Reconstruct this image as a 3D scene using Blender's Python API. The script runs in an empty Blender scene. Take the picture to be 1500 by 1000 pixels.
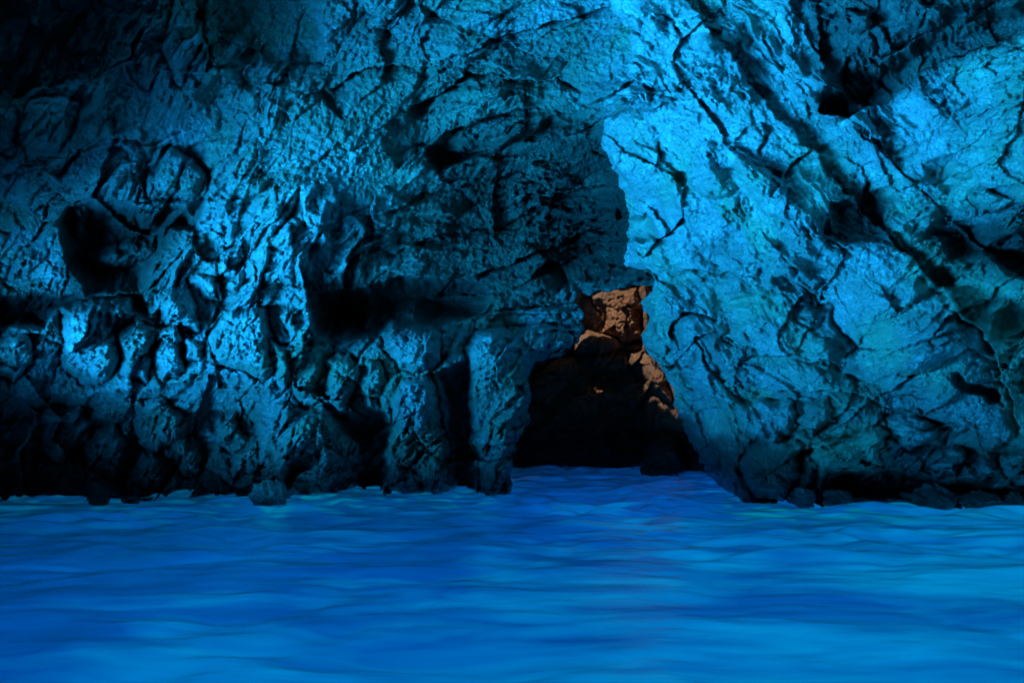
import bpy, math, random
import numpy as np

# ------------------------------------------------------------------ camera, world, sun, exposure
sc = bpy.context.scene
COL = sc.collection
EYE = 1.6                                   # eye height above the water, metres
F = 1000.0                                  # focal length in photograph pixels (1500 px wide)
TH = math.atan(0.14)                        # upward pitch
CT, ST = math.cos(TH), math.sin(TH)
cam_d = bpy.data.cameras.new('camera')
cam_d.sensor_width = 36.0
cam_d.lens = 24.0
cam_d.clip_start = 0.05
cam_d.clip_end = 500
cam = bpy.data.objects.new('camera', cam_d)
cam.location = (0, 0, EYE)
cam.rotation_euler = (math.pi / 2 + TH, 0, 0)
COL.objects.link(cam)
sc.camera = cam

SUN_TO = np.array([-0.50, -0.42, 0.757])    # direction towards the sun
SUN_TO = SUN_TO / np.linalg.norm(SUN_TO)
sun_el = math.asin(SUN_TO[2])
sun_az = math.atan2(SUN_TO[0], SUN_TO[1])
w = bpy.data.worlds.new('World')
sc.world = w
w.use_nodes = True
wn = w.node_tree
sky = wn.nodes.new('ShaderNodeTexSky')
sky.sky_type = 'NISHITA'
sky.sun_disc = False
sky.sun_elevation = sun_el
sky.sun_rotation = sun_az
bg = wn.nodes['Background']
bg.inputs['Strength'].default_value = 0.15
wn.links.new(sky.outputs['Color'], bg.inputs['Color'])
sl = bpy.data.lights.new('sun', 'SUN')
sl.energy = 3.8
sl.angle = math.radians(0.5)
sl.color = (1.0, 0.90, 0.76)
sun = bpy.data.objects.new('sun', sl)
sun.location = (-20, -10, 40)
d = -SUN_TO
sun.rotation_euler = (math.acos(-d[2]), 0, math.atan2(SUN_TO[0], -SUN_TO[1]))
COL.objects.link(sun)
sc.view_settings.view_transform = 'Standard'
sc.view_settings.look = 'None'
sc.view_settings.exposure = 0.0
sc.view_settings.gamma = 1.0
sc.view_settings.use_curve_mapping = False
sc.cycles.max_bounces = 6
sc.cycles.diffuse_bounces = 3
sc.cycles.glossy_bounces = 3
sc.cycles.caustics_reflective = False
sc.cycles.caustics_refractive = False
sc.cycles.sample_clamp_indirect = 4.0

SHADE_LOBES = [(-14.6, 7.6, 6.6, 7.0, 2.8, 4.6),   # centre and half sizes: unseen rock added to shade the upper left wall
         (-14.0, 11.0, 0.3, 3.7, 2.4, 4.2)]   # and rock added below it to shade the lower left wall
# light that the sunlit sea sends up through the water of the cave
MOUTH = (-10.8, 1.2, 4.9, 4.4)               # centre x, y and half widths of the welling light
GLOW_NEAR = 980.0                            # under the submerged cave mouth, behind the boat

# ------------------------------------------------------------------ numpy noise
def _h(ix, iy, s):
    with np.errstate(over='ignore'):
        n = ix.astype(np.int64).astype(np.uint32) * np.uint32(374761393) + iy.astype(np.int64).astype(np.uint32) * np.uint32(668265263) + np.uint32((int(s) * 1274126177) & 0xffffffff)
        n = (n ^ (n >> np.uint32(13))) * np.uint32(1274126177)
        n = (n ^ (n >> np.uint32(16))) * np.uint32(2246822519)
        n = n ^ (n >> np.uint32(15))
    return n.astype(np.float64) / 4294967296.0

def perlin(x, y, s=0):
    xi = np.floor(x); yi = np.floor(y)
    fx = x - xi; fy = y - yi
    ux = fx * fx * fx * (fx * (fx * 6 - 15) + 10); uy = fy * fy * fy * (fy * (fy * 6 - 15) + 10)
    def g(a, b):
        t = _h(xi + a, yi + b, s) * 2 * np.pi
        return np.cos(t) * (fx - a) + np.sin(t) * (fy - b)
    n0 = g(0, 0) * (1 - ux) + g(1, 0) * ux
    n1 = g(0, 1) * (1 - ux) + g(1, 1) * ux
    return (n0 * (1 - uy) + n1 * uy) * 1.5

def fbm(x, y, s=0, o=5, gain=0.5):
    a, t = 1.0, 0.0
    for k in range(o):
        t = t + a * perlin(x, y, s + k * 17)
        x, y, a = x * 2.03 + 11.3, y * 2.03 + 5.7, a * gain
    return t

def ridged(x, y, s=0, o=4, gain=0.5):
    a, t = 1.0, 0.0
    for k in range(o):
        t = t + a * (0.5 - np.abs(perlin(x, y, s + k * 13)))
        x, y, a = x * 2.07 + 3.1, y * 2.07 + 9.2, a * gain
    return t

def facets(x, y, s, slope=1.0):
    """fractured rock: every Voronoi cell is a tilted plane of its own; returns (height, distance to the crack, cell id)"""
    xi = np.floor(x); yi = np.floor(y)
    f1 = np.full(x.shape, 9.0); f2 = np.full(x.shape, 9.0); hh = np.zeros(x.shape); cid = np.zeros(x.shape)
    for a in (-1, 0, 1):
        for b in (-1, 0, 1):
            cx = xi + a; cy = yi + b
            px = cx + 0.1 + 0.8 * _h(cx, cy, s); py = cy + 0.1 + 0.8 * _h(cx, cy, s + 1)
            dx = x - px; dy = y - py
            dd = dx * dx + dy * dy
            t = _h(cx, cy, s + 2) * 2 * np.pi
            m = slope * (0.3 + 0.9 * _h(cx, cy, s + 3))
            hv = (_h(cx, cy, s + 4) - 0.5) * 0.9 + m * (np.cos(t) * dx + np.sin(t) * dy)
            near = dd < f1
            f2 = np.where(near, f1, np.minimum(f2, dd))
            hh = np.where(near, hv, hh)
            cid = np.where(near, _h(cx, cy, s + 5), cid)
            f1 = np.where(near, dd, f1)
    return hh, np.sqrt(f2) - np.sqrt(f1), cid

def sstep(a, b, x):
    t = np.clip((x - a) / (b - a), 0, 1)
    return t * t * (3 - 2 * t)

def ip(x, xs, ys):
    return np.interp(x, xs, ys)

# ------------------------------------------------------------------ traced features
def seg_dist(U, V, pts, closed):
    """distance to a polyline and the side one is on (+ on the right hand walking along it)"""
    pts = np.asarray(pts, float)
    q = np.roll(pts, -1, 0) if closed else pts[1:]
    p = pts if closed else pts[:-1]
    best = np.full(U.shape, 1e9); side = np.ones(U.shape)
    for (x0, y0), (x1, y1) in zip(p, q):
        dx, dy = x1 - x0, y1 - y0
        L = dx * dx + dy * dy + 1e-9
        t = np.clip(((U - x0) * dx + (V - y0) * dy) / L, 0, 1)
        ex = U - x0 - t * dx; ey = V - y0 - t * dy
        dd = ex * ex + ey * ey
        n = dd < best
        side = np.where(n, np.sign(dx * (V - y0) - dy * (U - x0)), side)
        best = np.where(n, dd, best)
    return np.sqrt(best), side

def inside(U, V, pts):
    pts = np.asarray(pts, float)
    c = np.zeros(U.shape, bool)
    x0, y0 = pts[-1]
    for x1, y1 in pts:
        if y0 != y1:
            k = ((y0 > V) != (y1 > V)) & (U < (x1 - x0) * (V - y0) / (y1 - y0) + x0)
            c ^= k
        x0, y0 = x1, y1
    return c

FORMATIONS = {}      # region id -> (name, label, category, group, parent region)
def formation(name, label, cat, group=None, parent=0):
    i = len(FORMATIONS) + 1
    FORMATIONS[i] = (name, label, cat, group, parent)
    return i
PLATED = {'rock_vault', 'rock_slab', 'rock_flank', 'rock_bulge', 'rock_outcrop', 'rock_pillar', 'rock_hollow'}
def part_of_wall(name='rock_block'):
    return formation(name, None, None)

class Field:
    """relief of a rock wall in metres towards the eye, sampled at the points (U, V)"""
    def __init__(s, U, V):
        s.U, s.V, s.hk, s.lk, s.cell = U, V, 1.9, 1.8, None
        s.out = np.zeros(U.shape); s.rough = np.ones(U.shape)
        s.tint = np.zeros(U.shape); s.stain = np.zeros(U.shape); s.region = np.zeros(U.shape, int)
    def _box(s, pts, m):
        p = np.asarray(pts, float)
        k = (s.U > p[:, 0].min() - m) & (s.U < p[:, 0].max() + m) & (s.V > p[:, 1].min() - m) & (s.V < p[:, 1].max() + m)
        return np.nonzero(k)
    def hole(s, pts, A, w=15, soft=0.0):
        k = s._box(pts, 3)
        U, V = s.U[k], s.V[k]
        d, _ = seg_dist(U, V, pts, True)
        f = np.where(inside(U, V, pts), 1 - np.exp(-d / w * 1.6), 0)
        s.out[k] -= s.hk * A * f
    def block(s, pts, A, w=18, crack=0.10, tilt=(0, 0), rid=None):
        rid = part_of_wall() if rid is None else rid
        k = s._box(pts, 16)
        U, V = s.U[k], s.V[k]
        d, _ = seg_dist(U, V, pts, True)
        i = inside(U, V, pts)
        c = np.asarray(pts, float).mean(0)
        A = A * 1.5; f = np.where(i, .75 * np.clip(d / (.7 * w), 0, 1) + .25 * np.clip(d / (1.5 * w), 0, 1), 0)
        s.out[k] += np.where(i, A * f + tilt[0] * (U - c[0]) + tilt[1] * (V - c[1]), 0) - crack * np.exp(-(d / 4.0) ** 2)
        s.out[k] -= np.where(i, 0, 0.35 * A * np.exp(-d / 6.0))
        if rid:
            r = s.region[k]; r[i] = rid; s.region[k] = r
    def area(s, pts, rid, within=0):
        """the points inside this outline that still belong to `within` become a piece of their own"""
        s.region[inside(s.U, s.V, pts) & (s.region == within)] = rid
        return rid
    def lip(s, pts, A, w, side=1):
        k = s._box(pts, 3.5 * w)
        U, V = s.U[k], s.V[k]
        d, sg = seg_dist(U, V, pts, False)
        e = np.asarray(pts, float)
        end = np.minimum(np.hypot(U - e[0, 0], V - e[0, 1]), np.hypot(U - e[-1, 0], V - e[-1, 1]))
        fade = s.lk * sstep(0, 0.9 * w, end)
        s.out[k] -= np.where(sg * side > 0, A * np.exp(-d / w) * fade, 0)
    def ridge(s, pts, A, w):
        k = s._box(pts, 4 * w)
        d, _ = seg_dist(s.U[k], s.V[k], pts, False)
        s.out[k] += A * np.exp(-d / w)
    def swell(s, cx, cy, rx, ry, A):
        s.out += A * np.exp(-((s.U - cx) / rx) ** 2 - ((s.V - cy) / ry) ** 2)
    def mark(s, pts, a, w=25):
        s.algae(pts, a, w, s.stain)  # dark rock staining, and shade of the hollows put into the colour
    def algae(s, pts, a, w=25, to=None):
        to = s.tint if to is None else to
        k = s._box(pts, w * 2)
        U, V = s.U[k], s.V[k]
        d, _ = seg_dist(U, V, pts, True)
        to[k] = np.maximum(to[k], a * sstep(-w, w, np.where(inside(U, V, pts), d, -d)))

def rock_noise(U, V, ang, aniso, s, sc_=1.0, bed=1.0, big=1.0, crk=1.0):
    """fractured limestone relief in metres; the grain runs along ang"""
    c, n = math.cos(ang), math.sin(ang)
    wx = 14 * perlin(U / 80, V / 80, s + 90) + 4 * perlin(U / 25, V / 25, s + 91) + 1.5 * perlin(U / 7, V / 7, s + 94)
    wy = 14 * perlin(U / 80, V / 80, s + 92) + 4 * perlin(U / 25, V / 25, s + 93) + 1.5 * perlin(U / 7, V / 7, s + 95)
    x = U + wx; y = V + wy
    a = (x * c + y * n) / aniso; b = -x * n + y * c
    m = 0.025 * sc_
    mod = .35 + 1.15 * sstep(-.4, .45, fbm(U / 150, V / 150, s + 70, 2))          # calm and broken stretches of wall
    out = 0
    for size, amp, sl, ck, ex in ((130, .38 * big, 1.0, .0, 0), (52, .66 * big, 1.1, .08 * crk, .3), (23, .62, 1.2, .06 * crk, .9), (11, .50, 1.2, .03, .9), (5.5, .42, 1.2, .012, .8)):
        h, e, e_id = facets(a / size + s, b / size - s, s + int(size), sl)
        g = 1 + ex * (mod - 1)
        if size == 130: cell = e_id
        out = out + g * (h * amp * size * m * .62 - ck * np.exp(-(e / .05) ** 2))
    # overlapping beds: each rises slowly and breaks off sharply
    for lam, amp in ((58, .50), (21, .55)):
        q = b / lam + .9 * perlin(a / lam * .5, b / lam * .5, s + int(lam)) + .25 * perlin(a / lam * 2, b / lam * 2, s + 8)
        fr_ = q - np.floor(q)
        k = _h(np.floor(q), np.floor(q * 0), s + 9)
        saw = np.where(fr_ < .86, fr_ / .86, (1 - fr_) / .14)
        out = out + bed * mod * amp * lam * m * .55 * saw * sstep(-.2, .35, perlin(a / lam / 1.4, b / lam / 1.4, s + 44 + int(lam)))
    out = out + m * 9 * ridged(a / 30, b / 30, s + 5, 3, .5) * mod
    out = out + m * 3.0 * fbm(U / 8, V / 8, s + 6, 3, .7)
    return out, cell

# ------------------------------------------------------------------ materials
def new_mat(name):
    m = bpy.data.materials.new(name); m.use_nodes = True
    nt = m.node_tree
    for n in list(nt.nodes): nt.nodes.remove(n)
    return m, nt, nt.nodes.new('ShaderNodeOutputMaterial')

def N(nt, t, **kw):
    n = nt.nodes.new(t)
    for k, v in kw.items(): setattr(n, k, v)
    return n

def rock_material(name, c_lo, c_hi, c_algae, tide_lo, tide_hi, dark):
    m, nt, out = new_mat(name)
    L = nt.links.new
    geo = N(nt, 'ShaderNodeNewGeometry')
    sep = N(nt, 'ShaderNodeSeparateXYZ'); L(geo.outputs['Position'], sep.inputs[0])
    def noise(scale, detail=6, rough=.6):
        n = N(nt, 'ShaderNodeTexNoise'); n.inputs['Scale'].default_value = scale; n.inputs['Detail'].default_value = detail; n.inputs['Roughness'].default_value = rough
        L(geo.outputs['Position'], n.inputs['Vector']); return n
    def mix(fac, a, b, bt='MIX'):
        n = N(nt, 'ShaderNodeMix', data_type='RGBA', blend_type=bt)
        for s_, v in ((0, fac), (6, a), (7, b)):
            if hasattr(v, 'is_output'): L(v, n.inputs[s_])
            elif isinstance(v, (int, float)): n.inputs[s_].default_value = v
            else: n.inputs[s_].default_value = (*v, 1)
        return n.outputs[2]
    def mr(v, a, b, c=0., d_=1.):
        n = N(nt, 'ShaderNodeMapRange', interpolation_type='SMOOTHSTEP'); L(v, n.inputs[0])
        for i, x in enumerate((a, b, c, d_)): n.inputs[i + 1].default_value = x
        return n.outputs[0]
    def math_(op, a, b):
        n = N(nt, 'ShaderNodeMath', operation=op)
        for i, v in enumerate((a, b)):
            if hasattr(v, 'is_output'): L(v, n.inputs[i])
            else: n.inputs[i].default_value = v
        return n.outputs[0]
    n1 = noise(.9, 8, .65); n2 = noise(6.0, 6, .7); n3 = noise(.35, 4, .55)
    col = mix(mr(n1.outputs[0], .35, .66), c_lo, c_hi)
    col = mix(mr(n2.outputs[0], .52, .75, 0, .55), col, tuple(x * .35 for x in c_lo))
    at = N(nt, 'ShaderNodeAttribute', attribute_name='algae')
    n5 = noise(22, 6, .75)
    col = mix(mr(n5.outputs[0], .50, .66, 0, .55), col, tuple(x * .30 for x in c_lo))
    col = mix(mr(n5.outputs[0], .46, .34, 0, .35), col, tuple(min(.8, x * 1.35) for x in c_hi))
    alg = math_('MULTIPLY', at.outputs['Fac'], mr(n2.outputs[0], .30, .58))
    alg = math_('MAXIMUM', alg, mr(n3.outputs[0], .48, .66, 0, .75))
    col = mix(alg, col, c_algae)
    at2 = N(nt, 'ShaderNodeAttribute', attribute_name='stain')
    dark_fac = math_('MULTIPLY', at2.outputs['Fac'], mr(n1.outputs[0], .12, .50))
    col = mix(dark_fac, col, (.038, .045, .032))  # one dark colour for stained rock and for painted hollow shade
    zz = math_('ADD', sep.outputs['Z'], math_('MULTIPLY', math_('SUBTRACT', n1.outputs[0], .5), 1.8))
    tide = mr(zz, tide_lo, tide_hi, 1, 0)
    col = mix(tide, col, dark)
    p = N(nt, 'ShaderNodeBsdfPrincipled')
    L(col, p.inputs['Base Color'])
    L(mr(tide, 0, 1, .85, .24), p.inputs['Roughness'])
    p.inputs['Specular IOR Level'].default_value = .5
    b1 = N(nt, 'ShaderNodeBump'); b1.inputs['Strength'].default_value = 1.0; b1.inputs['Distance'].default_value = .11
    n4 = noise(9, 10, .78); L(n4.outputs[0], b1.inputs['Height'])
    b2 = N(nt, 'ShaderNodeBump'); b2.inputs['Strength'].default_value = .9; b2.inputs['Distance'].default_value = .06
    vo = N(nt, 'ShaderNodeTexVoronoi', feature='DISTANCE_TO_EDGE'); vo.inputs['Scale'].default_value = 3.2; vo.inputs['Detail'].default_value = 2; vo.inputs['Roughness'].default_value = .7
    wv_ = N(nt, 'ShaderNodeMix', data_type='VECTOR'); wv_.inputs[0].default_value = .18
    L(geo.outputs['Position'], wv_.inputs[4]); L(n2.outputs['Color'], wv_.inputs[5]); L(wv_.outputs[1], vo.inputs['Vector'])
    L(mr(vo.outputs['Distance'], 0, .09), b2.inputs['Height']); L(b1.outputs[0], b2.inputs['Normal'])
    L(b2.outputs[0], p.inputs['Normal'])
    L(p.outputs[0], out.inputs['Surface'])
    return m

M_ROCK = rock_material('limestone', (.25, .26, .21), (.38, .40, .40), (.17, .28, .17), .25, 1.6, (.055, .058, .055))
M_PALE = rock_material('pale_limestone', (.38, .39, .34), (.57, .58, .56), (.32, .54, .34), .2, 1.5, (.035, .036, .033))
M_WET = rock_material('wet_limestone', (.26, .27, .27), (.42, .43, .42), (.18, .26, .18), .1, .5, (.15, .16, .16))
M_DARK = rock_material('ceiling_limestone', (.26, .26, .25), (.38, .38, .36), (.08, .09, .05), .55, 2.3, (.035, .036, .033))  # limestone of the ceiling and the unseen lobes
M_OCHRE = rock_material('ochre_limestone', (.32, .145, .07), (.52, .25, .115), (.20, .15, .11), 1.2, 4.6, (.03, .026, .024))

# ------------------------------------------------------------------ mesh building
def mesh_from(name, verts, faces, material, attrs=None, smooth=True, origin=None):
    verts = np.asarray(verts, float)
    o = np.zeros(3) if origin is None else np.asarray(origin, float)
    me = bpy.data.meshes.new(name)
    me.vertices.add(len(verts)); me.vertices.foreach_set('co', (verts - o).astype(np.float32).ravel())
    faces = np.asarray(faces, np.int32)
    me.loops.add(faces.size); me.loops.foreach_set('vertex_index', faces.ravel())
    me.polygons.add(len(faces))
    me.polygons.foreach_set('loop_start', np.arange(0, faces.size, faces.shape[1], dtype=np.int32))
    me.polygons.foreach_set('use_smooth', np.full(len(faces), smooth))
    me.update(calc_edges=True)
    for k, v in (attrs or {}).items():
        me.attributes.new(k, 'FLOAT', 'POINT').data.foreach_set('value', np.asarray(v, np.float32))
    me.materials.append(material)
    ob = bpy.data.objects.new(name, me)
    ob.location = o
    COL.objects.link(ob)
    return ob

def ray_points(U, V, D):
    x = (U - 750) / F; y = (500 - V) / F
    return np.stack([x * D, (CT - ST * y) * D, EYE + (ST + CT * y) * D], -1)

def water_depth(v):
    y = (500 - np.asarray(v, float)) / F
    return EYE / -(ST + CT * y)

def axis(lo, a, b, hi, st, grow=1.12):
    mid = list(np.arange(a, b + st, st))
    x, s = mid[-1], st; up = []
    while x < hi: s = min(s * grow, 40); x += s; up.append(x)
    x, s = mid[0], st; dn = []
    while x > lo: s = min(s * grow, 40); x -= s; dn.append(x)
    return np.array(dn[::-1] + mid + up)

def grid_faces(nv, nu, keep):
    idx = np.arange(nv * nu).reshape(nv, nu)
    f = np.stack([idx[:-1, :-1], idx[1:, :-1], idx[1:, 1:], idx[:-1, 1:]], -1).reshape(-1, 4)
    return f[keep.reshape(-1)]

def cut_out(P, faces, skirt):
    """compress the vertices used by the faces, and run a skirt from the open border back into the rock"""
    used = np.unique(faces)
    mp = np.full(P.shape[0], -1); mp[used] = np.arange(len(used))
    f = mp[faces]; v = P[used]
    if skirt > 0:
        e = np.concatenate([f[:, [0, 1]], f[:, [1, 2]], f[:, [2, 3]], f[:, [3, 0]]])
        key = np.sort(e, 1); k = key[:, 0].astype(np.int64) * (len(v) + 1) + key[:, 1]
        _, inv, cnt = np.unique(k, return_inverse=True, return_counts=True)
        be = e[cnt[inv] == 1]
        bv = np.unique(be)
        m2 = np.full(len(v), -1); m2[bv] = np.arange(len(bv)) + len(v)
        eye = np.array([0, 0, EYE])
        r = v[bv] - eye; r = r / np.linalg.norm(r, axis=1, keepdims=True)
        v = np.concatenate([v, v[bv] + r * skirt])
        used = np.concatenate([used, used[bv]])
        f = np.concatenate([f, np.stack([be[:, 1], be[:, 0], m2[be[:, 0]], m2[be[:, 1]]], -1)])
    return v, f, used


def build_wall(name, U, V, D, fld, keep_v, material, skirt=.6):
    P = ray_points(U, V, D).reshape(-1, 3)
    nv, nu = U.shape
    kf = keep_v[:-1, :-1] & keep_v[1:, :-1] & keep_v[1:, 1:] & keep_v[:-1, 1:]
    reg = fld.region[:-1, :-1]
    made = {}
    for r in [0] + [x for x in np.unique(reg[kf]) if x]:
        fc = grid_faces(nv, nu, kf & (reg == r))
        if len(fc) < 12 and r: continue
        v, f, used = cut_out(P, fc, skirt)
        at = {'algae': fld.tint.reshape(-1)[used], 'stain': fld.stain.reshape(-1)[used]}
        if r == 0:
            ob = mesh_from(name, v, f, material, at); ob['kind'] = 'structure'
            base = ob; off = np.zeros(3)
        else:
            nm, lab, cat, grp, par = FORMATIONS[int(r)]
            par_ob = made.get(par, base)
            o = v.mean(0); o[2] = v[:, 2].min()
            if lab is None: o = np.array(par_ob.location)
            ob = mesh_from(nm, v, f, material, at, origin=o)
            if lab is None:
                ob.parent = par_ob; ob.location = (0, 0, 0)
            else:
                ob['label'] = lab; ob['category'] = cat
                if grp: ob['group'] = grp
        made[int(r)] = ob
        if fld.cell is not None and (r == 0 or FORMATIONS[int(r)][0] in PLATED):
            # the plates that the fractures of this mass set apart
            cq = fld.cell[:-1, :-1]
            sel = kf & (reg == r) & (U[:-1, :-1] > -5) & (U[:-1, :-1] < 1505) & (V[:-1, :-1] > -5) & (V[:-1, :-1] < 745)
            ids, cnt = np.unique(cq[sel], return_counts=True)
            order = [i for i, c in sorted(zip(ids, cnt), key=lambda t: -t[1]) if c > 260]
            if len(order) < 2: continue
            plates = order if r == 0 else order[1:]
            rest = kf & (reg == r)
            me_old = ob.data
            for i in plates:
                pk = sel & (cq == i); rest &= ~pk
                v, f, used = cut_out(P, grid_faces(nv, nu, pk), skirt * .5)
                at = {'algae': fld.tint.reshape(-1)[used], 'stain': fld.stain.reshape(-1)[used]}
                pl = mesh_from('rock_plate', v, f, material, at, origin=ob.location)
                pl.parent = ob; pl.location = (0, 0, 0)
            v, f, used = cut_out(P, grid_faces(nv, nu, rest), skirt)
            at = {'algae': fld.tint.reshape(-1)[used], 'stain': fld.stain.reshape(-1)[used]}
            tmp = mesh_from(me_old.name, v, f, material, at, origin=ob.location)
            ob.data = tmp.data
            bpy.data.objects.remove(tmp); bpy.data.meshes.remove(me_old)
    return made

# ------------------------------------------------------------------ left wall and vault
ARCH = [(1400, 418), (960, 418), (930, 421), (905, 424), (880, 425), (868, 433), (852, 429), (843, 440), (857, 450), (851, 470), (854, 482),
        (845, 503), (838, 514), (815, 520), (793, 534), (780, 548), (776, 566), (777, 583), (770, 600), (774, 612), (764, 638), (753, 652), (750, 690), (747, 722), (747, 900), (1400, 900)]

def left_wall():
    us = axis(-900, -24, 1010, 1020, 1.55); vs = axis(-900, -20, 760, 800, 1.55)
    U, V = np.meshgrid(us, vs)
    wu = U + 7 * perlin(U / 40, V / 40, 3) + 3 * perlin(U / 13, V / 13, 4)
    wv = V + 7 * perlin(U / 40, V / 40, 5) + 3 * perlin(U / 13, V / 13, 6)
    f = Field(wu, wv)
    shore_v = ip(U, [-900, 0, 370, 400, 430, 520, 745, 1000], [760, 738, 739, 733, 720, 716, 718, 716])
    S = water_depth(shore_v)
    T = ip(U, [-900, 0, 250, 500, 750, 950, 1100], [11.5, 15.0, 16.2, 17.4, 18.4, 18.6, 18.6])
    S0 = ip(U, [-900, -200, 0, 200, 400, 600, 745, 1000], [13, 16.0, 16.8, 17.4, 18.3, 19.6, 20.5, 21])
    S0 = .5 * S0 + .25 * np.interp(U - 90, U[0], S0[0]) + .25 * np.interp(U + 90, U[0], S0[0])
    t = np.clip((shore_v - V) / shore_v, -.1, 2.0)
    D = S0 + (T - S0) * np.where(t > 0, np.abs(t) ** 1.25, 0) + (S - S0) * np.exp(-np.clip(t, 0, 9) / .09)
    D = D + 6.2 * np.exp(-((U - 800) / 190) ** 2 - ((V - 330) / 130) ** 2)       # the alcove over the inner arch
    D = D - 0.9 * np.exp(-((U - 420) / 60) ** 2 - ((V - 330) / 150) ** 2)        # the ridge left of it
    D = D - 1.3 * np.exp(-((V - 515) / 85) ** 2) * sstep(820, 700, U)              # the wall bellies out over the water
    # --- upper left hollows and ribs
    f.hole([(-80, -80), (216, -80), (214, 30), (190, 85), (130, 112), (60, 132), (20, 160), (-80, 140)], .8, 45)
    f.hole([(318, -60), (470, -60), (472, 100), (430, 116), (380, 100), (330, 92), (300, 60)], .7, 30)
    f.block([(262, -30), (290, -30), (292, 40), (286, 80), (265, 127), (247, 105), (236, 70), (250, 30)], .5, 12, rid=formation('rock_rib', 'narrow bright rock rib hanging between the two dark upper left hollows', 'rock rib'))
    f.lip([(215, 40), (195, 85), (130, 114), (62, 130), (0, 150)], .7, 25, 1)
    f.lip([(80, 258), (120, 216), (160, 201), (202, 207), (218, 224)], .55, 22, 1)
    f.lip([(75, 252), (92, 242), (112, 226), (122, 215)], .4, 14, 1)
    f.hole([(238, 218), (250, 208), (246, 230), (228, 255), (215, 290), (206, 288), (212, 250)], .7, 8)
    f.block([(222, 222), (250, 212), (285, 228), (298, 258), (290, 288), (250, 292), (205, 292), (212, 260)], .55, 20, .1, rid=formation('rock_block', 'angular bright rock block beside the curved black slot on the left wall', 'rock'))
    f.hole([(296, 228), (308, 250), (302, 310), (286, 342), (262, 345), (236, 345), (276, 300), (300, 280)], 1.1, 12)
    f.hole([(92, 300), (160, 285), (200, 302), (274, 300), (284, 340), (250, 345), (236, 380), (215, 430), (120, 432), (100, 380), (84, 330)], 1.5, 26)
    f.block([(200, 308), (234, 306), (236, 330), (202, 334)], .5, 8, rid=formation('rock_block', 'small square bright rock lodged inside the dark left hollow', 'rock'))
    f.block([(105, 300), (125, 298), (130, 345), (108, 345)], .5, 14)
    f.block([(140, 362), (195, 350), (230, 342), (228, 370), (195, 390), (140, 395), (118, 375)], .7, 22, rid=formation('boulder', 'wide dim boulder on the floor of the dark left hollow', 'boulder'))
    f.hole([(-40, 432), (110, 430), (215, 425), (220, 470), (196, 462), (188, 440), (132, 438), (92, 452), (60, 482), (-40, 488)], 1.4, 18)
    f.lip([(0, 262), (30, 240), (55, 238), (80, 235)], .35, 14, 1)
    f.lip([(40, 318), (60, 303), (62, 325), (42, 350)], .25, 10, -1)
    f.block([(-40, 150), (20, 160), (28, 195), (14, 225), (-40, 225)], .4, 18)
    f.block([(40, 150), (90, 138), (118, 150), (104, 200), (76, 232), (40, 235), (28, 200)], .45, 22, rid=formation('rock_block', 'pitted rock block below the black top left hollow', 'rock'))
    # --- blocky band above the water
    f.block([(90, 450), (130, 438), (190, 440), (194, 460), (170, 480), (175, 530), (150, 565), (115, 560), (90, 540), (96, 495)], .65, 22,
            rid=formation('rock_block', 'broad jutting rock block under the wide dark hollow at far left', 'rock'))
    f.block([(172, 482), (196, 466), (222, 478), (224, 530), (215, 560), (178, 545), (174, 510)], .4, 16)
    f.block([(228, 480), (262, 476), (268, 545), (240, 560), (225, 530)], .55, 12,
            rid=formation('rock_block', 'tall narrow bright rock block with a sharp rib down its edge', 'rock'))
    f.block([(238, 422), (270, 408), (284, 436), (297, 482), (268, 486), (240, 470), (228, 445)], .55, 14,
            rid=formation('rock_block', 'pointed rock block standing just above the narrow ribbed block', 'rock'))
    f.block([(298, 502), (328, 458), (392, 452), (402, 520), (390, 558), (340, 536), (300, 532)], .6, 20,
            rid=formation('rock_block', 'wide bright flat-faced rock block with a dark overhang beneath it', 'rock'))
    f.block([(12, 495), (45, 493), (50, 530), (20, 552), (-30, 552), (-30, 515)], .6, 16)
    f.block([(285, 402), (325, 412), (330, 440), (300, 442)], .35, 12)
    f.block([(322, 362), (355, 352), (362, 390), (345, 424), (326, 412), (318, 385)], .4, 12, rid=formation('rock_block', 'oval rock knob with dark crack round it, above the flat-faced block', 'rock'))
    f.block([(268, 480), (294, 505), (290, 530), (270, 528)], .25, 8)
    f.hole([(-60, 570), (60, 580), (150, 575), (230, 566), (300, 545), (360, 552), (400, 570), (470, 572), (478, 590), (410, 600), (396, 690), (370, 770), (-60, 770)], 1.5, 60)
    for p, a in (([(196, 585), (232, 580), (268, 600), (270, 640), (235, 668), (200, 650)], .6), ([(262, 640), (292, 640), (298, 690), (268, 700), (250, 670)], .6),
                 ([(310, 610), (345, 600), (362, 640), (345, 662), (315, 650)], .6), ([(350, 635), (376, 640), (372, 690), (346, 700), (338, 665)], .5),
                 ([(60, 600), (120, 590), (135, 640), (90, 680), (55, 660)], .6), ([(205, 660), (240, 672), (245, 715), (210, 720), (190, 690)], .5),
                 ([(118, 640), (165, 620), (190, 655), (180, 705), (130, 700)], .5)):
        f.block(p, a, 16)
    # --- the deep recess with its ledge
    f.hole([(448, 446), (470, 425), (520, 425), (600, 402), (700, 412), (722, 440), (690, 466), (640, 482), (604, 466), (562, 488), (520, 500), (478, 502), (452, 475)], 2.5, 32)
    f.lip([(436, 380), (452, 430), (462, 488), (452, 500)], .8, 40, -1)
    f.ridge([(438, 395), (450, 435), (462, 480)], .35, 10)
    f.lip([(498, 400), (520, 372), (545, 360), (600, 372)], .3, 25, 1)
    f.block([(424, 506), (480, 500), (484, 520), (462, 562), (478, 595), (440, 598), (420, 560)], .45, 16)
    f.block([(396, 500), (426, 508), (424, 556), (412, 576), (398, 545)], .5, 12)
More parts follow.
